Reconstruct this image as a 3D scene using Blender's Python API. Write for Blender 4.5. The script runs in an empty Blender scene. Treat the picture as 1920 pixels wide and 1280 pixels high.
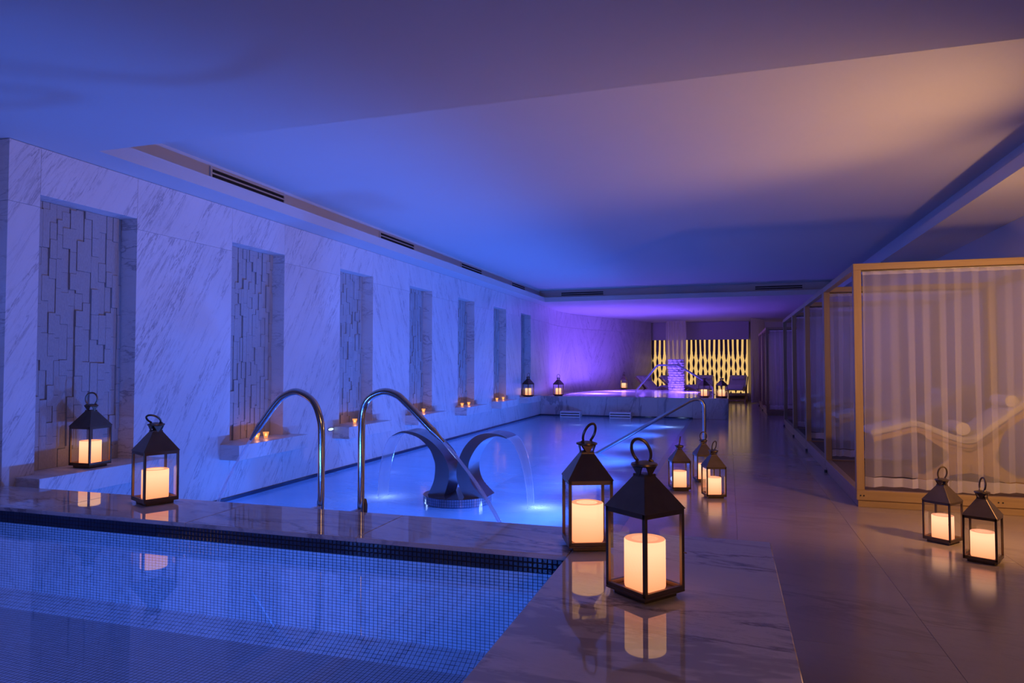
import bpy, bmesh, math, random
from mathutils import Vector, Matrix
random.seed(7)
R = math.radians
S = bpy.context.scene
COL = S.collection

# ------------------------------------------------------------------ camera
cam_d = bpy.data.cameras.new('camera'); cam = bpy.data.objects.new('camera', cam_d); COL.objects.link(cam)
cam_d.lens = 24.0; cam_d.sensor_width = 36.0; cam_d.clip_start = .05; cam_d.clip_end = 100
cam.location = (0, 0, 1.2)
cam.rotation_euler = (R(90 + 1.88), 0, R(17.55))
S.camera = cam
# ------------------------------------------------------------------ world and exposure
w = bpy.data.worlds.new('world'); S.world = w; w.use_nodes = True
w.node_tree.nodes['Background'].inputs[0].default_value = (.02, .02, .05, 1)
w.node_tree.nodes['Background'].inputs[1].default_value = .3
S.view_settings.view_transform = 'Standard'; S.view_settings.look = 'None'
S.view_settings.gamma = 1; S.view_settings.use_curve_mapping = False
S.view_settings.exposure = 0.0
cy = S.cycles
cy.use_denoising = True; cy.max_bounces = 8; cy.diffuse_bounces = 3; cy.glossy_bounces = 4
cy.transmission_bounces = 4; cy.transparent_max_bounces = 24; cy.sample_clamp_indirect = 4
cy.caustics_reflective = False; cy.caustics_refractive = False
# ------------------------------------------------------------------ lamps
BLUE = (.055, .19, 1.0); VIOLET = (.28, .12, 1.0); WARM = (1.0, .50, .17)
def lamp(kind, name, loc, power, color, size=.05, target=None, cone=None, blend=.5, size_y=None, spread=None):
    d = bpy.data.lights.new(name, kind); d.energy = power; d.color = color
    o = bpy.data.objects.new(name, d); COL.objects.link(o); o.location = loc
    if kind == 'AREA':
        d.size = size
        if size_y: d.shape = 'RECTANGLE'; d.size_y = size_y
        if spread: d.spread = R(spread)
    else:
        d.shadow_soft_size = size
    if kind == 'SPOT':
        d.spot_size = R(cone); d.spot_blend = blend
    if target is not None:
        o.rotation_euler = (Vector(target) - Vector(loc)).to_track_quat('-Z', 'Y').to_euler()
    return o
# luminaires in the right-hand side wall of the long pool, shining across to the marble wall
for i in range(7):
    y = 3.7 + 1.6 * i
    lamp('SPOT', 'underwater_light', (-.95, y, -.65), 370, BLUE, .08, (-4.4, y, 1.1), 118, .8)
for y in (4.6, 7.2, 9.8, 12.4):
    lamp('POINT', 'underwater_light', (-2.6, y, -.85), 7, BLUE, .12)
# shallow luminaires under the falling water and the air jets
for x, y, p in ((-1.53, 5.58, 6.5), (-2.99, 5.6, 4.), (-1.1, 13.4, 9), (-2.85, 13.3, 2.), (-1.9, 13.5, 2.5)):
    lamp('POINT', 'underwater_jet_light', (x, y, -.12), p, (.42, .58, 1.0), .06)
for x, y in ((-1.17, 7.8), (-2.27, 8.54), (-2.9, 9.87), (-3.6, 6.9), (-1.1, 9.9)):
    lamp('POINT', 'underwater_jet_light', (x, y, -.1), .3, (.42, .58, 1.0), .03)
# small pool in front
lamp('SPOT', 'underwater_light', (-1.5, -.35, .25), 165, BLUE, .1, (-1.6, 2.6, .08), 78, .6)
lamp('SPOT', 'underwater_light', (-3.1, -.35, .25), 165, BLUE, .1, (-3.1, 2.6, .08), 78, .6)
lamp('SPOT', 'underwater_light', (-3.7, 1.5, .2), 50, BLUE, .08, (-4.0, 2.1, 2.59), 86, .7)
# hot tub
for x, y, p in ((-3.2, 17.3, 400), (-2.9, 18.9, 330), (-1.0, 18.7, 260)):
    lamp('POINT', 'hot_tub_light', (x, y, .2), p, VIOLET, .1)
# warm uplight and lamp beside the first cabana, right of the frame
lamp('SPOT', 'warm_uplight', (2.5, 4.9, .9), 260, WARM, .05, (-.3, 4.75, 2.85), 84, 1.)
lamp('SPOT', 'warm_lamp', (2.25, 4.6, 1.4), 125, WARM, .08, (1.8, 6.4, .95), 150, .6)
lamp('AREA', 'warm_fill_light', (2.3, -1.5, 2.2), 26, WARM, .8, (1.2, 4, .4))  # added soft fill behind the camera, warms the floor, slab and lantern tops

# ------------------------------------------------------------------ material helpers
class NT:
    def __init__(s, name):
        s.m = bpy.data.materials.new(name); s.m.use_nodes = True
        s.t = s.m.node_tree; s.t.nodes.clear()
        s.out = s.n('ShaderNodeOutputMaterial')
    def n(s, kind, **kw):
        nd = s.t.nodes.new(kind)
        for k, v in kw.items():
            if k in nd.inputs: nd.inputs[k].default_value = v
            else: setattr(nd, k, v)
        return nd
    def l(s, a, b): s.t.links.new(a, b)
    def math(s, op, a, b=None, clamp=False):
        nd = s.n('ShaderNodeMath', operation=op, use_clamp=clamp)
        for i, v in enumerate((a, b)):
            if v is None: continue
            if isinstance(v, (int, float)): nd.inputs[i].default_value = v
            else: s.l(v, nd.inputs[i])
        return nd.outputs[0]
    def maprange(s, v, a, b, c=0., d=1.):
        nd = s.n('ShaderNodeMapRange'); s.l(v, nd.inputs[0])
        for i, q in enumerate((a, b, c, d)): nd.inputs[i + 1].default_value = q
        return nd.outputs[0]
    def mixc(s, f, a, b):
        nd = s.n('ShaderNodeMix', data_type='RGBA')
        for sock, v in ((nd.inputs['Factor'], f), (nd.inputs[6], a), (nd.inputs[7], b)):
            if isinstance(v, (int, float)): sock.default_value = v
            elif isinstance(v, tuple): sock.default_value = (*v[:3], 1)
            else: s.l(v, sock)
        return nd.outputs[2]
    def mixs(s, f, a, b):
        nd = s.n('ShaderNodeMixShader')
        if isinstance(f, (int, float)): nd.inputs[0].default_value = f
        else: s.l(f, nd.inputs[0])
        s.l(a, nd.inputs[1]); s.l(b, nd.inputs[2]); return nd.outputs[0]
    def bump(s, h, strength, dist):
        nd = s.n('ShaderNodeBump', Strength=strength, Distance=dist); s.l(h, nd.inputs['Height']); return nd.outputs[0]
    def schlick(s, f0, normal=None):
        lw = s.n('ShaderNodeLayerWeight', Blend=.5)
        if normal is not None: s.l(normal, lw.inputs['Normal'])
        p = s.math('POWER', lw.outputs['Facing'], 5.)
        return s.math('ADD', s.math('MULTIPLY', p, 1 - f0), f0)
    def done(s, sh): s.l(sh, s.out.inputs[0]); return s.m

def coords(t, spread=40.):
    tc = t.n('ShaderNodeTexCoord'); oi = t.n('ShaderNodeObjectInfo')
    sc = t.n('ShaderNodeVectorMath', operation='SCALE'); cb = t.n('ShaderNodeCombineXYZ', X=1., Y=.7, Z=1.3)
    t.l(cb.outputs[0], sc.inputs[0]); t.l(t.math('MULTIPLY', oi.outputs['Random'], spread), sc.inputs['Scale'])
    ad = t.n('ShaderNodeVectorMath', operation='ADD'); t.l(tc.outputs['Object'], ad.inputs[0]); t.l(sc.outputs[0], ad.inputs[1])
    return ad.outputs[0], oi.outputs['Random']

def plain(name, color, rough=.5, metal=0., spec=.5, var=.06, vscale=6., bump=.0, spread=10.):
    t = NT(name); p = t.n('ShaderNodeBsdfPrincipled', Roughness=rough, Metallic=metal)
    p.inputs['Specular IOR Level'].default_value = spec
    v, rnd = coords(t, spread)
    nz = t.n('ShaderNodeTexNoise', Scale=vscale, Detail=5.); t.l(v, nz.inputs['Vector'])
    lo = tuple(c * (1 - var) for c in color); hi = tuple(min(1, c * (1 + var)) for c in color)
    t.l(t.mixc(nz.outputs[0], lo, hi), p.inputs['Base Color'])
    if bump:
        t.l(t.bump(nz.outputs[0], bump, .004), p.inputs['Normal'])
    return t.done(p.outputs[0])

def marble(name, base, vein, rot, stretch, rough, vscale=2.2, width=.05, amount=.8, bigvein=0., mask=(.42, .62), spec=.5, tint=None, coat=0.):
    t = NT(name); v, rnd = coords(t)
    mp = t.n('ShaderNodeMapping', vector_type='TEXTURE'); t.l(v, mp.inputs[0])
    mp.inputs['Rotation'].default_value = tuple(R(a) for a in rot); mp.inputs['Scale'].default_value = stretch
    n1 = t.n('ShaderNodeTexNoise', Scale=vscale, Detail=9., Roughness=.62, Distortion=.35); t.l(mp.outputs[0], n1.inputs['Vector'])
    r1 = t.maprange(t.math('ABSOLUTE', t.math('SUBTRACT', n1.outputs[0], .5)), 0, width, 1, 0)
    n2 = t.n('ShaderNodeTexNoise', Scale=vscale * .45, Detail=3.); t.l(mp.outputs[0], n2.inputs['Vector'])
    m = t.maprange(n2.outputs[0], mask[0], mask[1])
    f = t.math('MULTIPLY', t.math('MULTIPLY', r1, m), amount)
    n3 = t.n('ShaderNodeTexNoise', Scale=vscale * 3.1, Detail=8., Roughness=.7); t.l(mp.outputs[0], n3.inputs['Vector'])
    r3 = t.math('MULTIPLY', t.maprange(t.math('ABSOLUTE', t.math('SUBTRACT', n3.outputs[0], .47)), 0, .03, 1, 0), .33 * amount)
    f = t.math('MAXIMUM', f, t.math('MULTIPLY', r3, t.maprange(n2.outputs[0], .35, .6)))
    if bigvein:
        n4 = t.n('ShaderNodeTexNoise', Scale=vscale * .33, Detail=6., Roughness=.55, Distortion=.8); t.l(mp.outputs[0], n4.inputs['Vector'])
        r4 = t.maprange(t.math('ABSOLUTE', t.math('SUBTRACT', n4.outputs[0], .56)), .012, .03, bigvein, 0)
        f = t.math('MAXIMUM', f, r4)
    cl = t.n('ShaderNodeTexNoise', Scale=1.3, Detail=4.); t.l(v, cl.inputs['Vector'])
    b = t.mixc(t.maprange(cl.outputs[0], .35, .7), base, tint or tuple(c * .88 for c in base))
    c = t.mixc(f, b, vein)
    p = t.n('ShaderNodeBsdfPrincipled', Roughness=rough); p.inputs['Specular IOR Level'].default_value = spec
    p.inputs['Coat Weight'].default_value = coat; p.inputs['Coat Roughness'].default_value = .02
    t.l(c, p.inputs['Base Color'])
    return t.done(p.outputs[0])

def wood(name, c1, c2, axis, rough=.45):
    t = NT(name); v, rnd = coords(t)
    mp = t.n('ShaderNodeMapping', vector_type='TEXTURE'); t.l(v, mp.inputs[0])
    s = [.05, .05, .05]; s[axis] = 1.; mp.inputs['Scale'].default_value = s
    n1 = t.n('ShaderNodeTexNoise', Scale=1.6, Detail=8., Roughness=.6, Distortion=.3); t.l(mp.outputs[0], n1.inputs['Vector'])
    p = t.n('ShaderNodeBsdfPrincipled', Roughness=rough)
    t.l(t.mixc(t.maprange(n1.outputs[0], .3, .7), c1, c2), p.inputs['Base Color'])
    t.l(t.bump(n1.outputs[0], .15, .002), p.inputs['Normal'])
    return t.done(p.outputs[0])

def thin_glass(name, tint, rough=0., ior=1.45, boost=1.0):
    t = NT(name); tr = t.n('ShaderNodeBsdfTransparent'); tr.inputs[0].default_value = (*tint, 1)
    gl = t.n('ShaderNodeBsdfGlossy', Roughness=rough)
    return t.done(t.mixs(t.math('MULTIPLY', t.schlick(((ior - 1)/(ior + 1))**2), boost, True), tr.outputs[0], gl.outputs[0]))

def milky(name, milk, tint, fac, rough, ripple=0., ior=1.33):
    t = NT(name)
    tl = t.n('ShaderNodeBsdfTranslucent'); tl.inputs[0].default_value = (*milk, 1)
    df = t.n('ShaderNodeBsdfDiffuse'); df.inputs[0].default_value = (*milk, 1)
    tr = t.n('ShaderNodeBsdfTransparent'); tr.inputs[0].default_value = (*tint, 1)
    tc = t.n('ShaderNodeTexCoord'); mp = t.n('ShaderNodeMapping'); t.l(tc.outputs['Object'], mp.inputs[0])
    mp.inputs['Scale'].default_value = (1., 2.2, 1.)
    nz = t.n('ShaderNodeTexNoise', Scale=1.1, Detail=3., Distortion=1.2); t.l(mp.outputs[0], nz.inputs['Vector'])
    body = t.mixs(.35, tl.outputs[0], df.outputs[0])
    body = t.mixs(t.maprange(nz.outputs[0], .3, .7, fac - .08, fac + .08), tr.outputs[0], body)
    gl = t.n('ShaderNodeBsdfGlossy', Roughness=rough); nb = None
    if ripple:
        n2 = t.n('ShaderNodeTexNoise', Scale=5., Detail=2.); t.l(mp.outputs[0], n2.inputs['Vector'])
        nb = t.bump(n2.outputs[0], ripple, .02); t.l(nb, gl.inputs['Normal'])
    return t.done(t.mixs(t.schlick(((ior - 1)/(ior + 1))**2, nb), body, gl.outputs[0]))

def emissive(name, c, strength, c2=None, z0=0., z1=1.):
    t = NT(name); e = t.n('ShaderNodeEmission', Strength=strength); e.inputs[0].default_value = (*c, 1)
    if c2:
        tc = t.n('ShaderNodeTexCoord'); sp = t.n('ShaderNodeSeparateXYZ'); t.l(tc.outputs['Object'], sp.inputs[0])
        t.l(t.mixc(t.maprange(sp.outputs[2], z0, z1), c, c2), e.inputs[0])
    return t.done(e.outputs[0])

def sheer(name, color, thru):
    t = NT(name)
    tl = t.n('ShaderNodeBsdfTranslucent'); tl.inputs[0].default_value = (*color, 1)
    df = t.n('ShaderNodeBsdfDiffuse'); df.inputs[0].default_value = (*color, 1)
    tr = t.n('ShaderNodeBsdfTransparent')
    lw = t.n('ShaderNodeLayerWeight', Blend=.5)
    f = t.maprange(lw.outputs['Facing'], 0., .95, thru, thru * .5)     # cloth seen edge-on hides more
    return t.done(t.mixs(f, t.mixs(.5, df.outputs[0], tl.outputs[0]), tr.outputs[0]))

def glow_glass(name, c, strength):
    t = NT(name); e = t.n('ShaderNodeEmission', Strength=strength); e.inputs[0].default_value = (*c, 1)
    tr = t.n('ShaderNodeBsdfTransparent'); tr.inputs[0].default_value = (1, .8, .6, 1)
    return t.done(t.mixs(.55, e.outputs[0], tr.outputs[0]))
M = {}
M['plaster'] = plain('white_plaster', (.55, .55, .55), .9, spec=.2, var=.01)
M['plaster_wall'] = plain('painted_wall', (.5, .48, .47), .9, spec=.2, var=.02)
M['marble_a'] = marble('veined_marble_right', (.70, .69, .70), (.20, .19, .22), (-30, 0, 0), (1, .14, 1.2), .28, 3.0, .034, .72)
M['marble_b'] = marble('veined_marble_left', (.70, .69, .70), (.20, .19, .22), (24, 0, 0), (1, .14, 1.2), .28, 3.0, .034, .72)
M['marble_polish'] = marble('polished_marble', (.66, .60, .60), (.16, .13, .15), (0, 0, 82), (.35, 1.5, 1), .03, 2.1, .035, .85, .42, (.4, .6), .55, (.56, .50, .50))
M['marble_tub'] = marble('cloudy_marble', (.60, .60, .62), (.14, .14, .17), (0, 12, 0), (.5, 1, 1.8), .25, 2.2, .03, .35, .55)
M['floor'] = marble('honed_stone_floor', (.36, .29, .25), (.18, .13, .11), (0, 0, 75), (.4, 1.6, 1), .17, 1.8, .05, .5, 0., (.45, .65), .5, (.31, .24, .21))
M['floor_grout'] = plain('floor_grout', (.22, .17, .145), .7)
M['grout'] = plain('dark_grout', (.05, .05, .06), .8)
M['stone'] = plain('split_stone', (.37, .37, .38), .8, spec=.25, var=.22, vscale=9., bump=.6, spread=60.)
M['tile_dark'] = plain('navy_glass_tile', (.035, .06, .12), .12, var=.3, spread=60.)
M['tile_steel'] = plain('steel_blue_tile', (.16, .20, .30), .12, .35, var=.3, spread=60., vscale=22.)
M['tile_pale'] = plain('pale_glass_tile', (.62, .70, .78), .4, var=.2, spread=60., vscale=22.)
M['basin'] = plain('pool_render', (.22, .30, .42), .6)
M['steel'] = plain('polished_steel', (.62, .62, .64), .13, 1., var=.03)
M['steel_brushed'] = plain('brushed_steel', (.75, .75, .77), .5, .6, var=.03)
M['steel_satin'] = plain('satin_steel', (.50, .50, .53), .26, 1., var=.04)
M['bronze'] = plain('dark_bronze', (.15, .11, .08), .36, .85, var=.25, vscale=14.)
M['glass'] = thin_glass('clear_glass', (.96, .97, .97), 0., 1.5, 1.5)
M['water_clear'] = thin_glass('clear_water', (.80, .88, 1.), .0, 1.33)
M['water_milky'] = milky('aerated_water', (.58, .69, .88), (.78, .88, 1.), .44, .2, .07)
M['water_tub'] = milky('hot_tub_water', (.82, .82, .98), (.8, .8, 1.), .78, .12, .2)
M['water_fall'] = milky('falling_water', (.9, .93, 1.), (.94, .96, 1.), .34, .05)
M['candle'] = emissive('lit_wax', (1., .28, .12), 1.65, (1., .51, .28), .01, .125)
M['candle_rim'] = emissive('lit_wax_rim', (1., .36, .19), 1.12)
M['candle_well'] = emissive('lit_wax_well', (1., .62, .34), 1.8)
M['flame'] = emissive('tea_light_flame', (1., .6, .3), 6.)
M['tea_glass'] = glow_glass('tea_light_glass', (1., .40, .15), 1.3)
M['oak'] = wood('oak_x', (.30, .20, .11), (.38, .26, .145), 0)
M['oak_y'] = wood('oak_y', (.29, .19, .105), (.37, .25, .14), 1)
M['oak_z'] = wood('oak_z', (.29, .19, .105), (.37, .25, .14), 2)
M['ply'] = wood('bent_plywood', (.40, .27, .15), (.55, .38, .22), 0)
M['carpet'] = plain('brown_carpet', (.20, .14, .10), .95, spec=.1, var=.3, vscale=60.)
M['sheer'] = sheer('sheer_voile', (.85, .82, .80), .62)
M['drape'] = sheer('dense_voile', (.80, .76, .76), .2)
M['hem'] = sheer('voile_hem', (.85, .82, .80), .15)
M['cushion'] = plain('pale_cushion', (.68, .66, .64), .9, spec=.15, var=.05)
M['towel'] = plain('white_towel', (.80, .78, .76), .95, spec=.1, var=.06, vscale=70., bump=.5)
M['black'] = plain('black_slot', (.01, .01, .012), .7)
M['rubber'] = plain('black_rubber', (.02, .02, .02), .6)
M['backlight'] = emissive('backlit_acrylic', (1., .61, .20), .86)
M['lens_glow'] = emissive('lit_lens', (.55, .75, 1.), 1.6)
M['slat'] = wood('dark_slat', (.035, .022, .018), (.06, .04, .03), 2)
M['rock'] = plain('rough_white_stone', (.75, .75, .76), .8, var=.12, vscale=9., bump=.8)

# ------------------------------------------------------------------ mesh helpers
class MB:
    def __init__(s): s.v = []; s.f = []
    def add(s, v, f):
        k = len(s.v); s.v += [tuple(p) for p in v]; s.f += [tuple(i + k for i in q) for q in f]; return s
    def box(s, x0, y0, z0, x1, y1, z1):
        return s.add([(x0, y0, z0), (x1, y0, z0), (x1, y1, z0), (x0, y1, z0), (x0, y0, z1), (x1, y0, z1), (x1, y1, z1), (x0, y1, z1)],
                     [(3, 2, 1, 0), (4, 5, 6, 7), (0, 1, 5, 4), (1, 2, 6, 5), (2, 3, 7, 6), (3, 0, 4, 7)])
    def quad(s, a, b, c, d): return s.add([a, b, c, d], [(0, 1, 2, 3)])
    def prism(s, poly, axis, a, b):
        def P(u, w, d): return {0: (d, u, w), 1: (u, d, w), 2: (u, w, d)}[axis]
        n = len(poly)
        f = [tuple(range(n - 1, -1, -1)), tuple(range(n, 2 * n))] + [(i, (i + 1) % n, n + (i + 1) % n, n + i) for i in range(n)]
        return s.add([P(u, w, a) for u, w in poly] + [P(u, w, b) for u, w in poly], f)
    def strip(s, outer, inner, axis, a, b):      # solid between two polylines of the same length, extruded from a to b
        def P(u, w, d): return {0: (d, u, w), 1: (u, d, w), 2: (u, w, d)}[axis]
        n = len(outer); v = []
        for d in (a, b): v += [P(*p, d) for p in outer] + [P(*p, d) for p in inner]
        f = []
        for i in range(n - 1):
            f += [(i, i + 1, n + i + 1, n + i), (2*n + i + 1, 2*n + i, 3*n + i, 3*n + i + 1),
                  (i + 1, i, 2*n + i, 2*n + i + 1), (n + i, n + i + 1, 3*n + i + 1, 3*n + i)]
        f += [(0, n, 3*n, 2*n), (2*n - 1, n - 1, 3*n - 1, 4*n - 1)]
        return s.add(v, f)
    def tube(s, pts, rad, n=12, caps=True):
        pts = [Vector(p) for p in pts]
        if not isinstance(rad, (list, tuple)): rad = [rad] * len(pts)
        t0 = (pts[1] - pts[0]).normalized(); up = Vector((0, 0, 1)) if abs(t0.z) < .9 else Vector((0, 1, 0))
        u = t0.cross(up).normalized(); v = []; f = []
        for i, p in enumerate(pts):
            t = (pts[min(i + 1, len(pts) - 1)] - pts[max(i - 1, 0)]).normalized()
            u = (u - t * u.dot(t)).normalized(); q = t.cross(u)
            v += [p + (u * math.cos(2*math.pi*k/n) + q * math.sin(2*math.pi*k/n)) * rad[i] for k in range(n)]
        for i in range(len(pts) - 1):
            f += [(i*n + k, i*n + (k+1) % n, (i+1)*n + (k+1) % n, (i+1)*n + k) for k in range(n)]
        if caps: f += [tuple(range(n - 1, -1, -1)), tuple((len(pts)-1)*n + k for k in range(n))]
        return s.add(v, f)
    def lathe(s, prof, n=24, c=(0, 0, 0), sx=1., sy=1.):
        v = []; f = []
        for r, z in prof: v += [(c[0] + sx*r*math.cos(2*math.pi*k/n), c[1] + sy*r*math.sin(2*math.pi*k/n), c[2] + z) for k in range(n)]
        for i in range(len(prof) - 1):
            f += [(i*n + k, i*n + (k+1) % n, (i+1)*n + (k+1) % n, (i+1)*n + k) for k in range(n)]
        if prof[0][0] > 1e-4: f.append(tuple(range(n - 1, -1, -1)))
        if prof[-1][0] > 1e-4: f.append(tuple((len(prof)-1)*n + k for k in range(n)))
        return s.add(v, f)
    def mesh(s, name, mat, bevel=0., smooth=False, seg=1):
        me = bpy.data.meshes.new(name); me.from_pydata(s.v, [], s.f); me.update()
        if bevel or smooth:
            bm = bmesh.new(); bm.from_mesh(me)
            if smooth: bmesh.ops.remove_doubles(bm, verts=bm.verts, dist=1e-5)
            if bevel: bmesh.ops.bevel(bm, geom=list(bm.edges), offset=bevel, segments=seg, affect='EDGES', profile=.5)
            bmesh.ops.recalc_face_normals(bm, faces=bm.faces)
            bm.to_mesh(me); bm.free()
        if smooth:
            me.polygons.foreach_set('use_smooth', [True] * len(me.polygons))
            me.set_sharp_from_angle(angle=R(40))
        me.materials.append(M[mat]); return me
    def build(s, name, mat, parent=None, bevel=0., smooth=False, world=True, seg=1):
        return link(name, s.mesh(name, mat, bevel, smooth, seg), parent, world)
def link(name, me, parent=None, world=True, loc=None):
    o = bpy.data.objects.new(name, me); COL.objects.link(o)
    if parent is not None:
        o.parent = parent
        if world:                                   # mesh written in world coordinates
            q = parent; off = Vector((0, 0, 0))
            while q: off += q.location; q = q.parent
            o.location = -off
    if loc is not None: o.location = Vector(loc) + (o.location if world else Vector((0, 0, 0)))
    return o
def tag(o, label, cat, group=None):
    o['label'] = label; o['category'] = cat
    if group: o['group'] = group
    return o
def struct(o): o['kind'] = 'structure'; return o
def stuff(o): o['kind'] = 'stuff'; return o
def thing(name, label, cat, loc, rz=0., group=None):
    o = bpy.data.objects.new(name, None); COL.objects.link(o); o.location = loc; o.rotation_euler = (0, 0, rz)
    o.empty_display_size = .1
    return tag(o, label, cat, group)
def dup(o, parent=None):
    c = o.copy(); COL.objects.link(c)
    if parent is not None: c.parent = parent
    for ch in list(o.children): dup(ch, c)
    return c
def arc(cx, cz, r, a0, a1, n):
    return [(cx + r * math.cos(R(a0 + (a1 - a0) * i / n)), cz + r * math.sin(R(a0 + (a1 - a0) * i / n))) for i in range(n + 1)]
def catmull(P, n):
    out = []; P = [Vector(p) for p in P]; Q = [2*P[0] - P[1]] + P + [2*P[-1] - P[-2]]
    for i in range(1, len(Q) - 2):
        a, b, c, d = Q[i-1:i+3]
        for k in range(n):
            t = k / n
            out.append(.5 * ((2*b) + (c - a)*t + (2*a - 5*b + 4*c - d)*t*t + (3*b - a - 3*c + d)*t**3))
    return out + [P[-1]]

XW = -4.2; XR = 2.66; ZP = .46; YB = 24.2
# ================================================================== ROOM SHELL
b = MB()
b.box(-4.6, -2.6, 2.59, 3.0, 3.40, 2.95)                      # low ceiling over the photographer
b.box(-4.6, 3.40, 2.59, -3.91, 14.8, 2.69); b.box(-4.6, 3.40, 2.69, -4.03, 14.8, 2.95)
b.box(2.0, 3.40, 2.59, 3.0, 14.8, 2.69); b.box(2.12, 3.40, 2.69, 3.0, 14.8, 2.95)
b.box(-4.9, 14.8, 2.59, 3.0, 24.6, 2.69); b.box(-4.9, 14.92, 2.69, 3.0, 24.6, 2.95)
b.box(-4.1, 3.3, 2.85, 2.2, 15.0, 2.97)
ceiling = struct(b.build('ceiling', 'plaster'))
struct(MB().box(XR, -2.6, -.1, XR + .15, YB + .2, 2.6).build('wall_right', 'plaster_wall'))
struct(MB().box(-4.9, YB, -.1, 3.0, YB + .15, 2.6).build('wall_back', 'plaster_wall'))
struct(MB().box(-4.6, -2.7, -.1, 3.0, -2.55, 2.6).build('wall_front', 'plaster_wall'))

# floor: base and slabs
b = MB(); b.box(-.75, -2.6, -.12, XR, 24.2, -.004); b.box(-3.4, 19.4, -.12, -.75, 24.2, -.004)
floor = struct(b.build('floor', 'floor_grout'))
xs = [-.748, .05, .85, 1.65, XR]
for i in range(len(xs) - 1):
    y = 3.06 if i == 0 else 1.0 - .35 * (i % 2)
    while y < 24.1:
        y1 = min(y + 1.3, 24.19)
        if not (i == 0 and y < 3.05):
            x1 = xs[i + 1]
            if i == 0 and 15.5 < y1 and y < 19.8: pass
            MB().box(xs[i] + .0008, y + .0008, -.03, x1 - .0008, y1 - .0008, 0).build('floor_slab', 'floor', floor, .0006)
        y = y1
y = 20.4
while y < 24.1:
    MB().box(-2.2, y + .001, -.03, -.75, min(y + 1.3, 24.19) - .001, 0).build('floor_slab', 'floor', floor, .0006); y += 1.3

# ------------------------------------------------------------------ left wall: marble slabs, niches with split stone
b = MB(); b.box(-4.55, 3.03, 0, -4.4, 16.4, 2.595)
wall_left = struct(b.build('wall_left', 'plaster_wall'))
struct(MB().box(-4.6, -2.6, -.1, -4.34, 3.02, 2.595).build('wall_left', 'plaster_wall'))
def slab(x0, y0, z0, x1, y1, z1, mat, parent=wall_left, g=.0007):
    return MB().box(x0, y0 + g, z0 + g, x1, y1 - g, z1 - g).build('marble_slab', mat, parent, .0008)
N0, NP, NW = 3.236, 1.78, .755
ZJ = 2.205
niches = [(N0 + NP*k, N0 + NP*k + NW) for k in range(7)]
slab(-4.36, 3.03, ZJ, XW, niches[0][0], 2.588, 'marble_a'); slab(-4.36, 3.03, .03, XW, niches[0][0], ZJ, 'marble_a')
mats = ['marble_a', 'marble_a', 'marble_b', 'marble_b', 'marble_a', 'marble_b', 'marble_b']
for k, (y0, y1) in enumerate(niches):
    ye = niches[k+1][0] if k < 6 else 16.3
    m, mn = mats[k], mats[max(0, k-1)]
    slab(-4.36, y0, 2.285, XW, y1, 2.588, mn)                       # lintel
    slab(-4.36, y0, .03, XW, y1, .37, m)                            # below the ledge
    slab(-4.36, y1, ZJ, XW, ye, 2.588, m); slab(-4.36, y1, .03, XW, ye, ZJ, m)
    MB().box(-4.4, y0 - .12, .37, -4.0, y1 + .13, .5).build('ledge', m, wall_left, .002)
for k in range(3):                                                   # small joint strips beside the lintels
    pass
# stones, columns of uneven height and depth
unit = MB().box(-.5, -.5, -.5, .5, .5, .5)
stone_mesh = unit.mesh('stone', 'stone', .02)
rs = random.Random(3)
n_single = 0
for k, (y0, y1) in enumerate(niches):
    panel = MB().box(-4.4, y0, .36, -4.385, y1, 2.29).build('niche_panel', 'stone', wall_left)
    sb = MB(); y = y0
    while y < y1 - .01:
        wd = rs.choice((.032, .040, .050, .060))
        if y1 - y - wd < .03: wd = y1 - y
        z = .5 - rs.random() * .1
        while z < 2.285:
            h = rs.uniform(.10, .26); z1 = min(z + h, 2.285); z0 = max(z, .5)
            d = rs.choice((.031, .037, .042, .047)) + rs.random() * .002
            if k < 2 and n_single < 299:
                o = link('stone', stone_mesh, panel); n_single += 1
                o.location = (-4.385 + d/2, (2*y + wd)/2, (z0 + z1)/2); o.scale = (d, wd - .0015, z1 - z0 - .0015)
            else:
                sb.box(-4.385, y + .0008, z0 + .0008, -4.385 + d, y + wd - .0008, z1 - .0008)
            z = z1
        y += wd
    if sb.v: stuff(sb.build('stone', 'stone', panel))
print('single stones', n_single)

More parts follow.
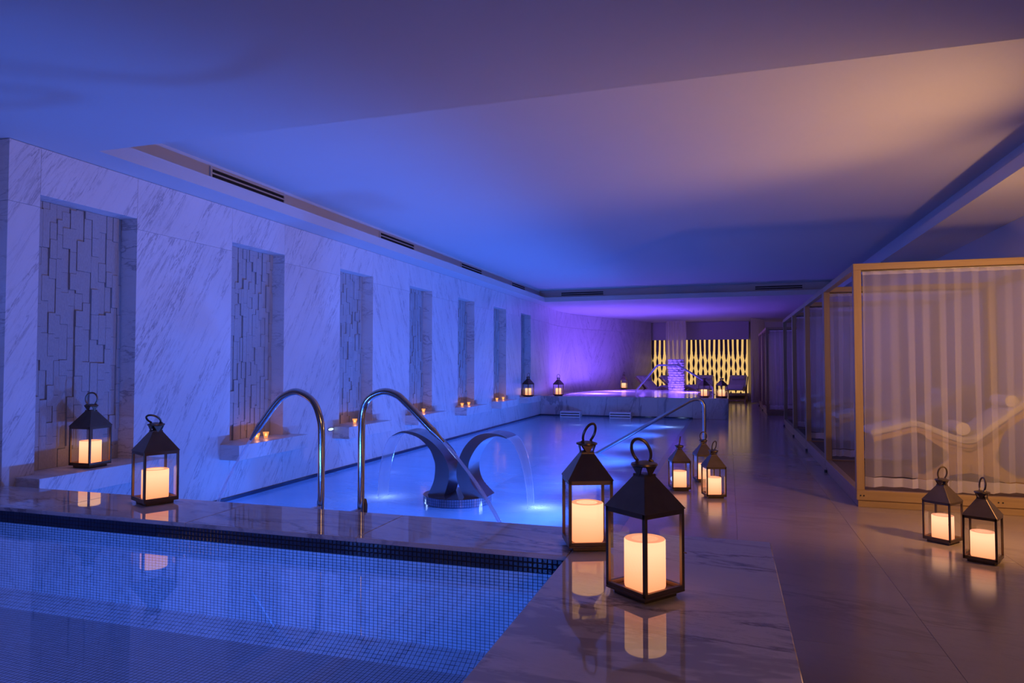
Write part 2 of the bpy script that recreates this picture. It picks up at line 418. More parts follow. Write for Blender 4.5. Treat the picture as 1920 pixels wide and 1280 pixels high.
# ------------------------------------------------------------------ curved marble wall at the far left corner
cp = catmull([(-4.2, 15.9, 0), (-4.26, 17.3, 0), (-4.15, 18.5, 0), (-3.8, 19.7, 0), (-3.3, 20.9, 0), (-2.85, 22.0, 0), (-2.45, 23.2, 0)], 4)
b = MB()
for p, q in zip(cp[:-1], cp[1:]):
    nrm = Vector((-(q - p).y, (q - p).x, 0)).normalized() * .1
    b.add([(p+nrm).to_tuple(), (q+nrm).to_tuple(), (q+2*nrm).to_tuple(), (p+2*nrm).to_tuple()] + [(*(v.xy), 2.59) for v in (p+nrm, q+nrm, q+2*nrm, p+2*nrm)],
          [(3, 2, 1, 0), (4, 5, 6, 7), (0, 1, 5, 4), (1, 2, 6, 5), (2, 3, 7, 6), (3, 0, 4, 7)])
wall_corner = struct(b.build('wall_corner', 'plaster_wall'))
for i in range(0, len(cp) - 1, 4):
    seg = cp[i:i+5]
    for z0, z1 in ((0, 2.2), (2.2, 2.588)):
        v = []; f = []; n = len(seg)
        for j, p in enumerate(seg):
            a, c = seg[max(j-1, 0)], seg[min(j+1, n-1)]
            tt = (c - a).normalized(); nm = Vector((-tt.y, tt.x, 0)) * .1
            pp = p + tt * (.0015 if j == 0 else -.0015 if j == n-1 else 0)
            v += [(pp.x, pp.y, z0 + .0015), (pp.x, pp.y, z1 - .0015), (pp.x + nm.x, pp.y + nm.y, z1 - .0015), (pp.x + nm.x, pp.y + nm.y, z0 + .0015)]
        for j in range(n - 1):
            f += [(4*j + a, 4*(j+1) + a, 4*(j+1) + (a+1) % 4, 4*j + (a+1) % 4) for a in range(4)]
        f += [(0, 1, 2, 3), (4*n-1, 4*n-2, 4*n-3, 4*n-4)]
        MB().add(v, f).build('marble_slab', 'marble_a' if (i//4) % 2 else 'marble_b', wall_corner, smooth=True)

# ================================================================== LONG POOL
pool = thing('swimming_pool', 'long pool of milky glowing blue water along the niched marble wall', 'pool', (-2.5, 9.3, 0))
b = MB()
b.box(-4.28, 3.06, -1.2, -.75, 15.5, -1.1); b.box(-4.28, 3.06, -1.1, -4.2, 15.5, -.002); b.box(-.82, 3.06, -1.1, -.75, 15.5, -.012)
b.box(-4.2, 15.42, -1.1, -.82, 15.5, -.002)
b.build('basin', 'basin', pool)
MB().box(-4.21, 3.06, -.0, -4.185, 15.5, .03).build('waterline_band', 'tile_dark', pool)
MB().box(-4.2, 15.46, .0, -.75, 15.485, .03).build('waterline_band', 'tile_dark', pool)
b = MB(); nx, ny = 2, 4
b.quad((-4.2, 3.06, -.006), (-.75, 3.06, -.006), (-.75, 15.48, -.006), (-4.2, 15.48, -.006)).build('water', 'water_milky', pool)

# ================================================================== RAISED POOL IN FRONT
fp = thing('plunge_pool', 'small clear mosaic pool with raised marble rim in the foreground', 'pool', (-2.4, 1., 0))
b = MB()
b.box(-4.34, 2.615, -.1, .15, 3.045, ZP - .021); b.box(-.592, -.5, -.1, .15, 2.615, ZP - .021)
b.box(-4.34, -.8, -.1, -.592, -.5, ZP - .021); b.box(-4.34, -.5, -.1, -.592, 2.615, -.02)
b.box(-4.34, -.5, -.02, -4.2, 2.615, ZP - .021)
b.build('basin', 'grout', fp)
cx = [-4.34, -3.32, -2.42, -1.52, -.6]
for a, c in zip(cx[:-1], cx[1:]):
    MB().box(a + .0006, 2.598, ZP - .02, c - .0006, 3.055, ZP).build('coping_slab', 'marble_polish', fp, .003)
for a, c in ((-.6, .9), (.9, 3.055)):
    MB().box(-.5994, (a if a > 0 else -.8) + .0006, ZP - .02, .16, c - .0006, ZP).build('coping_slab', 'marble_polish', fp, .003)
# mosaic above the water: rows of small navy tiles, the nearest three hundred singly
pt = .02
tile_me = MB().box(-.0088, -.004, -.0088, .0088, .002, .0088).mesh('tile', 'tile_dark', .002)
cnt = 0; sb = MB(); rt = random.Random(5)
x = -.6 - pt / 2
while x > -4.2:
    for r in range(3):
        z = ZP - .02 - pt * (r + .5)
        if cnt < 300:
            o = link('tile', tile_me, fp); o.location = Vector((x, 2.612 - rt.random()*.001, z)) - fp.location; cnt += 1
        else:
            sb.box(x - .0088, 2.608 - rt.random()*.001, z - .0088, x + .0088, 2.614, z + .0088)
    x -= pt
stuff(sb.build('tile', 'tile_dark', fp))
ZW = ZP - .02 - 3*pt - .001
sb = MB(); x = -.6 - pt / 2
while x > -4.2:                                                     # tiles under water on the far side
    z = ZW - .006
    while z > .046:
        sb.quad((x - .0088, 2.611 - rt.random()*.0015, z - .0052), (x + .0088, 2.611 - rt.random()*.0015, z - .0052), (x + .0088, 2.611, z + .0052), (x - .0088, 2.611, z + .0052)); z -= .0125
    x -= pt
# sloping fillet and the floor
for i in range(int(3.6 / pt)):
    x = -.6 - pt * (i + .5)
    for j in range(6):
        a0, a1 = j / 6 + .012, (j + 1) / 6 - .012
        sb.quad((x - .0088, 2.61 - .11*a1, .045 - .05*a1), (x + .0088, 2.61 - .11*a1, .045 - .05*a1), (x + .0088, 2.61 - .11*a0, .045 - .05*a0 + rt.random()*.002), (x - .0088, 2.61 - .11*a0, .045 - .05*a0 + rt.random()*.002))
    for j in range(125):
        y = 2.4985 - pt * j
        sb.quad((x - .0088, y - .0176, -.004), (x + .0088, y - .0176, -.004), (x + .0088, y, -.004 + rt.random()*.0012), (x - .0088, y, -.004))
for j in range(150):                                                # right-hand side
    y = 2.6 - pt * (j + .5); z = ZP - .03
    while z > .0:
        sb.quad((-.594, y + .0088, z - .0085), (-.594, y - .0088, z - .0085), (-.594, y - .0088, z + .0085), (-.594, y + .0088, z + .0085)); z -= pt
stuff(sb.build('underwater_mosaic', 'tile_pale', fp))
MB().quad((-4.2, -.5, ZW), (-.593, -.5, ZW), (-.593, 2.614, ZW), (-4.2, 2.614, ZW)).build('water', 'water_clear', fp)

# ================================================================== HOT TUB
tub = thing('hot_tub', 'raised marble hot tub with violet lit water at the far end', 'hot tub', (-2.1, 17.5, 0))
ZT = .45
poly = [(-4.2, 15.53), (-.02, 15.53), (-.02, 19.6), (-1.2, 20.3), (-3.05, 21.2), (-3.6, 20.2), (-4.0, 19.1), (-4.2, 18)]
b = MB()
inner = [(-3.75, 15.85), (-.72, 15.85), (-.72, 19.0), (-1.5, 19.9), (-2.7, 20.1), (-3.35, 19.2), (-3.7, 18.2), (-3.85, 17.0)]
n = len(poly)
v = [(x, y, ZT - .03) for x, y in poly] + [(x, y, ZT - .03) for x, y in inner] + [(x, y, 0) for x, y in poly] + [(x, y, .02) for x, y in inner]
f = []
for i in range(n):
    j = (i + 1) % n
    f += [(i, j, n + j, n + i), (j, i, 2*n + i, 2*n + j), (n + i, n + j, 3*n + j, 3*n + i)]
f += [tuple(3*n + i for i in range(n))]
b.add(v, f); b.build('basin', 'tile_dark', tub)
for i in range(n):                                                   # rim slabs
    j = (i + 1) % n
    p0, p1, q0, q1 = poly[i], poly[j], inner[i], inner[j]
    MB().add([(*p0, ZT - .03), (*p1, ZT - .03), (*q1, ZT - .03), (*q0, ZT - .03), (*p0, ZT), (*p1, ZT), (*q1, ZT), (*q0, ZT)],
             [(3, 2, 1, 0), (4, 5, 6, 7), (0, 1, 5, 4), (1, 2, 6, 5), (2, 3, 7, 6), (3, 0, 4, 7)]).build('rim_slab', 'marble_polish', tub)
fx = [-4.2, -3.3, -2.4, -1.5, -.75, 0]
for a, c in zip(fx[:-1], fx[1:]):
    MB().box(a + .001, 15.49, .012 if a < -.8 else .001, c - .001, 15.53, ZT).build('front_slab', 'marble_tub', tub, .0015)
MB().box(-.02, 15.531, .001, 0, 19.6, ZT - .001).build('side_slab', 'marble_tub', tub, .0015)
MB().add([(x, y, ZT - .008) for x, y in inner], [tuple(range(n))]).build('water', 'water_tub', tub)

# ================================================================== AIR GRILLES ON THE CEILING STEP
def vent(label, p, along, length, group):
    t = thing('ceiling_vent', label, 'vent', p, 0, group)
    d = 1 if along == 'y' else 0
    def bx(l0, l1, z0, z1, dep0, dep1, name, mat):
        m = MB()
        if d: m.box(dep0, l0, z0, dep1, l1, z1)
        else: m.box(l0, -dep1, z0, l1, -dep0, z1)
        m.build(name, mat, t, world=False)
    h = length / 2
    bx(-h, h, -.045, .045, 0, .004, 'backing', 'black')
    for z in (-.045, -.006, .033): bx(-h, h, z, z + .012, .003, .014, 'slat', 'plaster')
    bx(-h - .02, -h, -.05, .05, .0, .014, 'frame_end', 'plaster'); bx(h, h + .02, -.05, .05, .0, .014, 'frame_end', 'plaster')
which = ['nearest', 'second', 'third', 'farthest']
for i, (a, c) in enumerate(((4.55, 5.5), (7.4, 8.33), (10.05, 10.98), (12.7, 13.6))):
    vent('%s of the four slotted grilles along the left ceiling step' % which[i], (-4.029, (a + c)/2, 2.765), 'y', c - a, 'slotted ceiling grilles')
vent('slotted grille left of centre on the far ceiling beam', (-3.08, 14.919, 2.765), 'x', .95, 'slotted ceiling grilles')
vent('slotted grille at the right end of the far ceiling beam', (1.0, 14.919, 2.765), 'x', .9, 'slotted ceiling grilles')

# ================================================================== WATER CANNONS AND THEIR JETS
def bezier(a, b_, c, n):
    a, b_, c = Vector(a), Vector(b_), Vector(c)
    return [a*(1-t)**2 + b_*2*t*(1-t) + c*t*t for t in [i/n for i in range(n+1)]]
YC = 3.16
def cannon(label, base_x, path, tip0, tip1, side, jet_end, jlabel):
    t = thing('water_cannon', label, 'water spout', (base_x, YC, -.02), 0, 'water cannons at the pool end')
    pts = [(base_x, YC, -.35), (base_x, YC, .3)] + [tuple(p) for p in catmull([(x, YC, z) for x, z in path], 6)]
    MB().tube(pts, .0185, 18).build('pipe', 'steel', t, smooth=True)
    a, c = Vector((tip0[0], YC, tip0[1])), Vector((tip1[0], YC, tip1[1]))
    MB().tube([a, a.lerp(c, .15), c, c + (c - a) * .15], [.0195, .019, .009, .008], 18).build('nozzle', 'steel_satin', t, smooth=True)
    MB().lathe([(0, 0), (.022, 0), (.024, .05), (.015, .08), (0, .085)], 16, (base_x + side*.012, YC + .012, .42), .8, .5).build('clamp', 'bronze', t, smooth=True)
    MB().box(base_x - .012, 3.05, .43, base_x + .012, YC, .455).build('bracket', 'steel_satin', t, .002)
    d = (c - a).normalized()
    ctrl = c + d * ((c - Vector((jet_end[0], YC, jet_end[1]))).length * .45)
    jp = bezier(c + d*.01, ctrl, (jet_end[0], jet_end[2], jet_end[1]), 14)
    j = MB().tube(jp, [.007 + .005 * i / 14 for i in range(15)], 10).build('water_jet', 'water_fall', smooth=True)
    tag(j, jlabel, 'water', 'jets from the water cannons')
cannon('left chrome water cannon, its spout bent down to the left', -2.058,
       [(-2.058, .80), (-2.066, .90), (-2.112, 1.0), (-2.205, 1.05), (-2.285, 1.033), (-2.346, .985), (-2.44, .871)], (-2.44, .871), (-2.498, .795), -1,
       (-2.98, -.01, 3.3), 'thin stream falling left from the left water cannon')
cannon('right chrome water cannon, its spout bent down to the right', -1.82,
       [(-1.82, .83), (-1.814, .95), (-1.777, 1.022), (-1.695, 1.057), (-1.622, 1.043), (-1.564, 1.0), (-1.422, .869)], (-1.422, .869), (-1.364, .815), 1,
       (-.92, -.01, 3.3), 'thin stream falling right from the right water cannon')

# ================================================================== TWIN CASCADE
sw = thing('cascade_fountain', 'pair of curved steel cascade blades on a round tiled plinth', 'fountain', (-2.27, 5.6, 0))
RX, RY = .30, .30
b = MB(); b.lathe([(.0, -1.1), (1, -1.1), (1, .068), (0, .068)], 48, (-2.27, 5.6, 0), RX - .006, RY - .006); b.build('plinth', 'tile_dark', sw)
sb = MB(); nt = 88
for r in range(3):
    for k in range(nt):
        a0, a1 = 2*math.pi*(k + .07)/nt, 2*math.pi*(k + .93)/nt
        z0, z1 = .003 + .022*r, .003 + .022*r + .0195
        sb.add([(-2.27 + RX*s_*math.cos(a), 5.6 + RY*s_*math.sin(a), z) for s_ in (.97, 1.004) for a, z in ((a0, z0), (a1, z0), (a1, z1), (a0, z1))],
               [(4, 5, 6, 7), (0, 1, 5, 4), (1, 2, 6, 5), (2, 3, 7, 6), (3, 0, 4, 7)])
stuff(sb.build('tile', 'tile_steel', sw))
lo = [(-2.835, .567), (-2.77, .60), (-2.70, .612), (-2.585, .592), (-2.46, .53), (-2.36, .435), (-2.308, .345), (-2.29, .26), (-2.30, .183), (-2.335, .066)]
li = [(-2.834, .563), (-2.77, .588), (-2.70, .592), (-2.575, .553), (-2.475, .465), (-2.434, .38), (-2.42, .325), (-2.424, .24), (-2.44, .17), (-2.49, .066)]
ro = [(-1.77, .579), (-1.81, .60), (-1.88, .614), (-1.984, .61), (-2.08, .566), (-2.162, .473), (-2.211, .353), (-2.222, .253), (-2.20, .165), (-2.15, .066)]
ri = [(-1.771, .575), (-1.82, .588), (-1.88, .59), (-1.975, .553), (-2.05, .475), (-2.098, .39), (-2.113, .32), (-2.103, .236), (-2.065, .16), (-1.97, .066)]
def dense(L): return [(p.x, p.y) for p in catmull([(x, z, 0) for x, z in L], 4)]
for nm, o_, i_ in (('cascade_blade', lo, li), ('cascade_blade', ro, ri)):
    MB().strip(dense(o_), dense(i_), 1, 5.45, 5.72).build(nm, 'steel_satin', sw, smooth=True)
def sheet(x0, z0, x1, y0, y1, label, vx):
    b = MB(); v = []; f = []; n = 14
    for i in range(n + 1):
        t = i / n; x = x0 + (x1 - x0) * (1 - (1-t)**1.7); z = z0 - (z0 + .006) * t**1.6
        shr = .03 * t
        for j in range(7):
            u = j / 6; v.append((x, y0 + shr + (y1 - y0 - 2*shr) * u + 0, z))
    for i in range(n):
        for j in range(6): f.append((i*7 + j, i*7 + j + 1, (i+1)*7 + j + 1, (i+1)*7 + j))
    o = b.add(v, f).build('water_sheet', 'water_fall', smooth=True)
    for e in (0, 6):
        MB().tube([v[i*7 + e] for i in range(n + 1)], .004, 6).build('water_edge', 'water_fall', o, smooth=True)
    tag(o, label, 'water', 'sheets of falling water')
sheet(-2.836, .565, -2.99, 5.46, 5.71, 'sheet of water falling left from the left cascade blade', -1)
sheet(-1.769, .577, -1.60, 5.46, 5.71, 'sheet of water falling right from the right cascade blade', 1)

# ================================================================== RAILS
t = thing('handrail', 'dark steel handrail sloping from the walkway down into the long pool', 'handrail', (-.3, 9.2, 0))
pts = [(-.3, 9.2, 0), (-.3, 9.2, .62)] + [(x, 9.2, z) for x, z in [(-.302, .67), (-.325, .715), (-.37, .742), (-.42, .742), (-.475, .722)]] + [(-1.74, 9.2, -.03), (-1.85, 9.2, -.09)]
MB().tube(pts, .024, 14).build('rail', 'steel_satin', t, smooth=True)
MB().lathe([(0, 0), (.05, 0), (.05, .008), (.028, .014), (0, .014)], 20, (-.3, 9.2, 0)).build('flange', 'steel_satin', t, smooth=True)
t = thing('handrail', 'slim steel handrail arching over the hot tub edge', 'handrail', (-.35, 17.5, ZT))
MB().tube([(-2.23, 17.5, .30), (-2.23, 17.5, .51), (-2.2, 17.5, .56), (-1.72, 17.5, 1.14), (-1.66, 17.5, 1.17), (-1.22, 17.5, 1.17), (-1.16, 17.5, 1.15), (-.42, 17.5, .70), (-.36, 17.5, .63), (-.35, 17.5, ZT)], .022, 12).build('rail', 'steel', t, smooth=True)
MB().lathe([(0, 0), (.045, 0), (.045, .008), (.026, .014), (0, .014)], 20, (-.35, 17.5, ZT)).build('flange', 'steel', t, smooth=True)

# steel outlets at the far end of the long pool
for x0, x1, lb in ((-3.66, -3.2, 'left of two slatted steel water outlets below the hot tub front'), (-2.53, -2.06, 'right of two slatted steel water outlets below the hot tub front')):
    t = thing('water_outlet', lb, 'water outlet', ((x0 + x1)/2, 15.3, 0), 0, 'slatted water outlets')
    MB().box(x0, 15.2, -.1, x0 + .015, 15.485, .125).build('side_plate', 'steel_brushed', t, .002)
    MB().box(x1 - .015, 15.2, -.1, x1, 15.485, .125).build('side_plate', 'steel_brushed', t, .002)
    for z in (-.02, .035, .09): MB().box(x0 + .015, 15.2, z, x1 - .015, 15.485, z + .036).build('slat', 'steel_brushed', t, .003)

# rough white column behind the hot tub water
col = thing('stone_column', 'rough white lumpy column standing behind the hot tub handrail', 'column', (-1.37, 19.45, .3))
rr = random.Random(9); z = .3
while z < 1.27:
    h = rr.uniform(.055, .085); k = 9; ph = rr.random() * 6
    for i in range(k):
        a = ph + 2*math.pi*i/k; r0 = .15 + rr.uniform(-.012, .02)
        cx_, cy_ = -1.37 + r0*math.cos(a), 19.45 + r0*math.sin(a)
        s_ = rr.uniform(.062, .08)
        MB().lathe([(0, 0), (s_*.75, .008), (s_, h*.5), (s_*.78, h - .006), (0, h)], 8, (cx_, cy_, z)).build('stone', 'rock', col, smooth=True)
    z += h * .92
MB().lathe([(0, 0), (.17, 0), (.16, .95), (0, .96)], 16, (-1.37, 19.45, .3)).build('core', 'rock', col)

# ================================================================== BACKLIT WAVE SCREEN
sc = thing('backlit_screen', 'glowing yellow wall screen of wavy dark slats at the far end', 'screen', (-.9, 23.5, .25))
MB().box(-2.45, 23.56, .25, .62, 23.6, 2.0).build('light_panel', 'backlight', sc)
MB().box(-2.5, 23.5, .17, .66, 24.19, .25).build('shelf', 'plaster_wall', sc)
MB().box(-2.5, 23.5, 2.0, .66, 24.19, 2.588).build('header', 'plaster_wall', sc)
x = -2.42; i = 0
while x < .62:
    off = .05 if i % 2 else -.05
    L, Rr = [], []
    nz = 70
    for k in range(nz + 1):
        z = 2.0 - 1.75 * k / nz; u = (1.36 + off - z) / .36
        wv = .088 if u < -.55 else .074 * min(1, abs(math.sin(math.pi * u)) ** .8)
        wv = max(wv, .006); dx = .008 * math.sin(3 * z + i)
        L.append((x + dx - wv/2, z)); Rr.append((x + dx + wv/2, z))
    MB().strip(L, Rr, 1, 23.51, 23.545).build('slat', 'slat', sc); x += .1475; i += 1

# ================================================================== CABANAS
def cabana(x0, y0, x1, y1, label, prototype=None):
    t = thing('cabana', label, 'cabana', ((x0 + x1)/2, y0, 0), 0, 'curtained cabanas along the right wall')
    P = .062; H = 2.05
    MB().box(x0 + .012, y0 + .012, 0, x1, y1 - .012, .058).build('plinth', 'oak', t, .002)
    b = MB(); b.box(x0, y0, .058, x1, y0 + P, .14); b.build('front_rim', 'oak', t, .003)
    MB().box(x0, y0 + P, .058, x0 + P, y1, .14).build('side_rim', 'oak_y', t, .003)
    MB().box(x0 + P, y0 + P, .06, x1, y1, .13).build('deck', 'carpet', t)
    for (a, c) in ((x0, y0), (x0, y1 - P), (x1 - P, y0), (x1 - P, y1 - P)):
        MB().box(a, c, .14, a + P, c + P, H - .055).build('post', 'oak_z', t, .003)
    for c in (y0, y1 - P): MB().box(x0, c, H - .055, x1, c + P, H).build('beam', 'oak', t, .003)
    for a in (x0, x1 - P): MB().box(a, y0 + P, H - .055, a + P, y1 - P, H).build('beam', 'oak_y', t, .003)
    MB().tube([(x0 + P, y0 + P/2, H - .062), (x1 - P, y0 + P/2, H - .062)], .007, 8).build('curtain_rail', 'steel_satin', t)
    MB().lathe([(0, 0), (.02, 0), (.02, .03), (0, .03)], 10, (x0 + .004, y1 - .03, 0)).build('foot', 'rubber', t)
    if y0 < 7:
        for q in (.03, .055, .52, .555, 1.02, 1.05): MB().lathe([(0, 0), (.006, 0), (.006, .004), (0, .004)], 8, (0, 0, 0)).build('screw', 'black', t, world=False)
        for s_, q in zip([c for c in t.children if c.name.startswith('screw')], (.03, .055, .52, .555, 1.02, 1.05)):
            s_.location = (x0 + q - t.location.x, -.001, .098); s_.rotation_euler = (R(90), 0, 0)
    return t
def curtain(pathf, z0, z1, length, label, amp=.021, pitch=.118, seed=0, group='sheer curtains', flare=1.35, mat='sheer'):
    rc = random.Random(seed); n = int(length / .0075); nz = 14
    ph = [rc.uniform(-1.7, 1.7) for _ in range(200)]
    am = [rc.uniform(.3, 1.5) for _ in range(200)]
    def pt(s, u, hem=0.):
        k = s / pitch; i = int(k); fr = k - i
        p0, p1 = ph[i], ph[i+1]; a0, a1 = am[i], am[i+1]; sm = fr*fr*(3 - 2*fr)
        A = amp * (a0 + (a1 - a0)*sm) * (.55 + (flare - .55)*u)
        phase = 2*math.pi*k + (p0 + (p1 - p0)*sm) * (.3 + u)
        off = A * math.sin(phase); side = .25*A*math.sin(2*phase)
        x, y, nx, ny = pathf((s + side) / length)
        return (x + nx*off, y + ny*off)
    def grid(zt, zb, ut, ub, rows):
        v = []; f = []
        for r in range(rows + 1):
            u = ut + (ub - ut)*r/rows; z = zt + (zb - zt)*r/rows
            for i in range(n + 1):
                x, y = pt(length*i/n*.999, u); dz = .012*math.sin(i*.05 + seed)*u if r else 0
                v.append((x, y, z + dz))
        for r in range(rows):
            for i in range(n): f.append((r*(n+1) + i, r*(n+1) + i + 1, (r+1)*(n+1) + i + 1, (r+1)*(n+1) + i))
        return MB().add(v, f)
    H = z1 - z0; hem = .085
    o = grid(z1, z0 + hem, 0, 1 - hem/H, nz).build('curtain', mat, smooth=True)
    tag(o, label, 'curtain', group)
    grid(z0 + hem, z0, 1 - hem/H, 1, 2).build('hem', 'hem', o, smooth=True)
    grid(z1 + .028, z1, 0, 0, 1).build('heading', 'hem', o, smooth=True)
    return o
def line(x0, y0, x1, y1):
    d = Vector((x1 - x0, y1 - y0)); nn = Vector((-d.y, d.x)).normalized()
    return lambda t: (x0 + d.x*t, y0 + d.y*t, nn.x, nn.y)

# bent-wood lounger: foot at local x = 0, head at local x = 1.34
prof = [(0, .405), (.17, .455), (.30, .495), (.36, .503), (.43, .48), (.60, .405), (.70, .372), (.77, .362), (.85, .39), (1.0, .52), (1.18, .67), (1.34, .80)]
pl = dense(prof)
def offs(L, d):
    out = []
    for i, p in enumerate(L):
        a, c = L[max(i-1, 0)], L[min(i+1, len(L)-1)]; tx, tz = c[0]-a[0], c[1]-a[1]; m = math.hypot(tx, tz)
        out.append((p[0] - tz/m*d, p[1] + tx/m*d))
    return out
def make_lounger(label, loc, rz, group):
    t = thing('lounger', label, 'lounger', loc, rz, group)
    W = .27
    for s_ in (-1, 1):
        y0 = s_*W - .014; y1 = s_*W + .014
        b = MB(); b.strip(pl, offs(pl, -.045), 1, y0, y1)
        left = [(.30, .0), (.36, .05), (.52, .16), (.60, .23), (.585, .30), (.50, .36), (.40, .44)]
        right = [(.42, .0), (.50, .035), (.62, .09), (.77, .12), (.77, .2), (.77, .30), (.77, .33)]
        b.strip(dense(left), dense(right), 1, y0, y1)
        left2 = [(.77, .33), (.77, .30), (.77, .2), (.77, .12), (.92, .09), (1.04, .035), (1.12, .0)]
        right2 = [(1.12, .60), (1.02, .46), (.98, .33), (.955, .25), (1.02, .16), (1.17, .05), (1.24, .0)]
        b.strip(dense(left2), dense(right2), 1, y0, y1)
        b.build('side_frame', 'ply', t, world=False, smooth=True)
    MB().strip(offs(pl, .055), offs(pl, .002), 1, -.25, .25).build('mattress', 'cushion', t, .012, True, world=False, seg=2)
    for x in (.38, 1.16): MB().box(x - .02, -.256, .05, x + .02, .256, .085).build('crossbar', 'ply', t, .003, world=False)
    hp = offs(pl, .095)[-5]
    MB().tube([(hp[0], -.2, hp[1]), (hp[0], -.19, hp[1]), (hp[0], .19, hp[1]), (hp[0], .2, hp[1])], [.03, .052, .052, .03], 14).build('headrest', 'cushion', t, smooth=True, world=False)
    return t
proto = None
def lounger(label, loc, rz, group):
    global proto
    if proto is None: proto = make_lounger(label, loc, rz, group); return proto
    o = dup(proto); o.location = loc; o.rotation_euler = (0, 0, rz); o['label'] = label; o['group'] = group; return o

ord_ = ['nearest cabana, oak frame lit warm by the lamp', 'second cabana from the front in the row', 'third cabana from the front in the row', 'fourth cabana from the front, last before the gap', 'fifth cabana from the front, beyond the gap with dark frame', 'sixth and farthest cabana, beside the far wall']
units = [(1.02, 6.38), (1.02, 8.33), (1.02, 10.28), (1.02, 12.23), (.84, 16.9), (.84, 18.9)]
names = ['nearest', 'second', 'third', 'fourth', 'fifth', 'sixth']
for i, (x0, y0) in enumerate(units):
    cabana(x0, y0, 2.64, y0 + 1.94, ord_[i])
    curtain(line(x0 + .075, y0 + .032, 2.56, y0 + .032), .165, 1.955, 2.56 - x0 - .075, 'white sheer curtain hanging across the front of the %s cabana' % names[i], seed=i)
    lounger('bent wood lounger with pale cushion inside the %s cabana' % names[i], (1.25, y0 + .85, .13 - .0), 0, 'loungers in the cabanas')
tw = MB().tube([(0, -.17, 0), (0, -.165, 0), (0, .165, 0), (0, .17, 0)], [.04, .058, .058, .04], 18).build('towel', 'towel', smooth=True)
tw.location = (2.0, 7.23, .13 + .488); tag(tw, 'rolled white towel on the seat of the lounger in the nearest cabana', 'towel')

# loungers at the far end
for lb, lx, ly, dx, dy in (('leftmost of four loungers before the glowing screen, near marble wall', -2.62, 21.75, .86, -.51),
                           ('second from left of the four loungers before the glowing screen', -1.95, 22.45, .86, -.51),
                           ('third from left of the four loungers, behind the hot tub lanterns', -.72, 23.2, 0, -1),
                           ('rightmost of four loungers before the glowing screen, beside white curtain', .33, 23.2, -.12, -1)):
    m = math.hypot(dx, dy); dx /= m; dy /= m
    lounger(lb, (lx + dx*1.34, ly + dy*1.34, 0), math.atan2(-dy, -dx), 'loungers at the far end')
curtain(line(-1.92, 22.75, -1.28, 22.6), .02, 2.56, .66, 'tall sheer curtain hanging before the left part of the glowing screen', amp=.02, pitch=.08, seed=31, mat='drape')
curtain(line(.66, 21.8, 1.1, 22.9), .02, 2.56, 1.2, 'tall sheer curtain at the right edge of the glowing screen', amp=.02, pitch=.08, seed=32, mat='drape')

# ================================================================== LANTERNS AND CANDLES
def make_lantern(label):
    t = thing('lantern', label, 'lantern', (0, 0, 0), 0, 'candle lanterns')
    s = .0885; q = .012
    MB().box(-s + .018, -s + .018, 0, s - .018, s - .018, .016).build('foot', 'bronze', t, .002, world=False)
    b = MB(); b.box(-s, -s, .016, s, s, .024)
    for a, c, d, e in ((-s, -s, s, -s + q), (-s, s - q, s, s), (-s, -s, -s + q, s), (s - q, -s, s, s)): b.box(a, c, .024, d, e, .036)
    b.build('tray', 'bronze', t, .001, world=False)
    for a in (-s, s - q):
        for c in (-s, s - q): MB().box(a, c, .03, a + q, c + q, .275).build('post', 'bronze', t, .001, world=False)
    b = MB()
    for a, c, d, e in ((-s, -s, s, -s + q), (-s, s - q, s, s), (-s, -s, -s + q, s), (s - q, -s, s, s)): b.box(a, c, .262, d, e, .282)
    b.build('eave', 'bronze', t, .001, world=False)
    k = .026; e = s + .004
    MB().add([(-e, -e, .278), (e, -e, .278), (e, e, .278), (-e, e, .278), (-k, -k, .378), (k, -k, .378), (k, k, .378), (-k, k, .378),
              (-k, -k, .386), (k, -k, .386), (k, k, .386), (-k, k, .386)],
             [(0, 1, 5, 4), (1, 2, 6, 5), (2, 3, 7, 6), (3, 0, 4, 7), (4, 5, 9, 8), (5, 6, 10, 9), (6, 7, 11, 10), (7, 4, 8, 11), (3, 2, 1, 0), (8, 9, 10, 11)]).build('roof', 'bronze', t, .0015, world=False)
    b = MB()                                                        # four triangular prongs that carry the cap
    for sx, sy in ((1, 0), (-1, 0), (0, 1), (0, -1)):
        u = Vector((sx, sy, 0)); v_ = Vector((-sy, sx, 0))
        p = [u*k + v_*.0*0 + Vector((0, 0, .374)), u*.034 + v_*.024 + Vector((0, 0, .413)), u*.034 - v_*.024 + Vector((0, 0, .413))]
        b.add([*p, *[w_ - u*.004 for w_ in p]], [(0, 1, 2), (5, 4, 3), (0, 3, 4, 1), (1, 4, 5, 2), (2, 5, 3, 0)])
    b.build('neck', 'bronze', t, world=False)
    MB().lathe([(0, .409), (.036, .409), (.043, .413), (.042, .419), (.024, .424), (.01, .427), (0, .428)], 24).build('cap', 'bronze', t, smooth=True, world=False)
    hp = [(.034*math.cos(R(a)) * 1.0, 0, .037 + .043*math.sin(R(a))) for a in range(-62, 243, 12)]
    h = MB().tube([(.03, 0, -.012), (.029, 0, .0)] + hp[1:-1] + [(-.029, 0, .0), (-.03, 0, -.012)], .0052, 8).build('handle', 'bronze', t, smooth=True, world=False)
    h.location = (0, 0, .424)
    g = s - q/2
    for a, c, d, e in ((-g, -g, g, -g), (-g, g, g, g), (-g, -g, -g, g), (g, -g, g, g)):
        MB().quad((a, c, .036), (d, e, .036), (d, e, .262), (a, c, .262)).build('glass_pane', 'glass', t, world=False)
    MB().tube([(s - q/2, -s, .14), (s - q/2, -s - .012, .14)], .002, 6).build('latch', 'bronze', t, world=False)
    return t
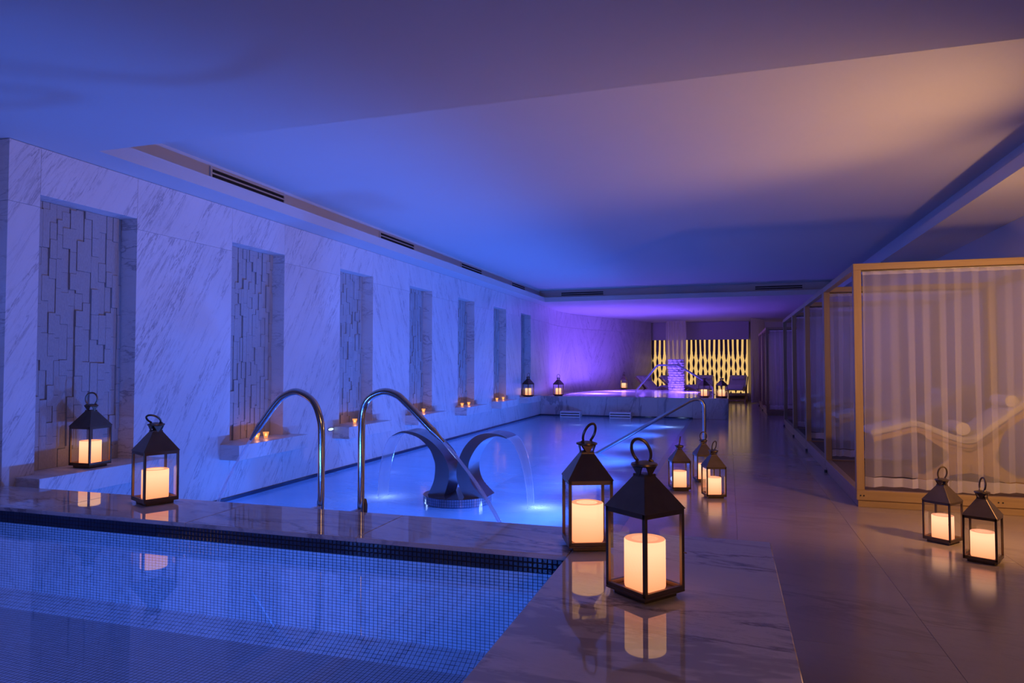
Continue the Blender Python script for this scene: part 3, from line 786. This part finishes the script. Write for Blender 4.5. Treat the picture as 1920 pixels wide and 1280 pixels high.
def make_candle(label):
    t = thing('candle', label, 'candle', (0, 0, 0), 0, 'pillar candles in the lanterns')
    r, h = .066, .155
    MB().lathe([(0, 0), (r - .004, 0), (r - .001, .004), (r, .01), (r, h - .004), (r - .002, h - .001)], 40).build('wax', 'candle', t, smooth=True, world=False)
    MB().lathe([(r - .002, h - .001), (r - .006, h), (.043, h - .001), (.038, h - .007)], 40).build('rim', 'candle_rim', t, smooth=True, world=False)
    MB().lathe([(.038, h - .007), (.03, h - .018), (.0, h - .022)], 28).build('well', 'candle_well', t, smooth=True, world=False)
    return t
L = [  # x, y, z, turn, handle turn, handle lean, words
    (-.262, 2.25, ZP, 52, 38, -30, 'nearest to the viewer on the marble slab'),
    (-.553, 2.76, ZP, 22, 60, 22, 'on the coping corner just behind the nearest one'),
    (-2.93, 2.93, ZP, 65, 20, 55, 'on the left part of the coping'),
    (-4.16, 3.60, .5, 92, 55, 6, 'on the ledge of the nearest niche'),
    (-.454, 6.75, 0, 17, 88, 8, 'at the long pool edge, left of the overlapping pair'),
    (-.250, 7.30, 0, 17, 8, 10, 'rear one of the overlapping pair on the walkway'),
    (-.134, 6.47, 0, 18, 60, 12, 'front one of the overlapping pair on the walkway'),
    (1.375, 5.32, 0, -40, 25, 8, 'left of two before the nearest cabana'),
    (1.475, 4.88, 0, -28, 100, 6, 'right of two before the nearest cabana'),
    (-4.1, 14.12, .5, 150, 60, 10, 'on the ledge of the farthest niche'),
    (-3.83, 15.75, ZT, 60, 10, 6, 'on the left end of the hot tub rim'),
    (-2.98, 20.55, ZT, -5, 60, 6, 'at the back of the hot tub by the wall'),
    (-.52, 15.95, ZT, 40, 60, 80, 'left of two on the right hot tub end'),
    (-.14, 15.95, ZT, 48, 20, 85, 'right of two on the right hot tub end')]
lproto = cproto = None
for x, y, z, rz, hy, ht, words in L:
    la = 'dark bronze lantern, ' + words; ca = 'lit pillar candle in the lantern ' + words
    if lproto is None: o = lproto = make_lantern(la); c = cproto = make_candle(ca)
    else: o = dup(lproto); c = dup(cproto); o['label'] = la; c['label'] = ca
    o.location = (x, y, z); o.rotation_euler = (0, 0, R(rz))
    c.location = (x, y, z + .024)
    for ch in o.children:
        if ch.name.startswith('handle'): ch.rotation_euler = (R(ht), 0, R(hy - rz))
# tea lights on the niche ledges
def make_tea(label):
    t = thing('tea_light', label, 'tea light', (0, 0, 0), 0, 'tea lights on the niche ledges')
    MB().lathe([(0, .002), (.017, .0), (.020, .02), (.029, .055), (.0265, .055), (.018, .02), (.0, .012)], 16).build('cup', 'tea_glass', t, smooth=True, world=False)
    MB().lathe([(0, .014), (.007, .02), (.008, .028), (.004, .04), (0, .05)], 10).build('flame', 'flame', t, smooth=True, world=False)
    return t
tl = [(5.37, 'left one in the second niche, behind the water stream'), (5.50, 'right one in the second niche'), (7.12, 'single one in the third niche'),
      (9.02, 'single one in the fourth niche'), (10.52, 'left one in the fifth niche'), (10.82, 'right one in the fifth niche'),
      (12.3, 'left one in the sixth niche'), (12.68, 'right one in the sixth niche')]
tp = None
for y, words in tl:
    lb = 'small glowing tea light, ' + words
    if tp is None: o = tp = make_tea(lb)
    else: o = dup(tp); o['label'] = lb
    o.location = (-4.19, y, .5)
    lamp('POINT', 'tea_light_glow', (-4.18, y, .578), .2, (1., .36, .12), .012)

# small recessed light in the marble wall
t = thing('wall_light', 'small bright oval light recessed in the marble wall beside the third niche', 'wall light', (-4.2, 6.62, .478))
MB().prism([(.062*math.cos(2*math.pi*k/24), .022*math.sin(2*math.pi*k/24)) for k in range(24)], 0, 0., .006).build('rim', 'steel_satin', t, world=False)
MB().prism([(.05*math.cos(2*math.pi*k/24), .014*math.sin(2*math.pi*k/24)) for k in range(24)], 0, .006, .008).build('lens', 'lens_glow', t, world=False)
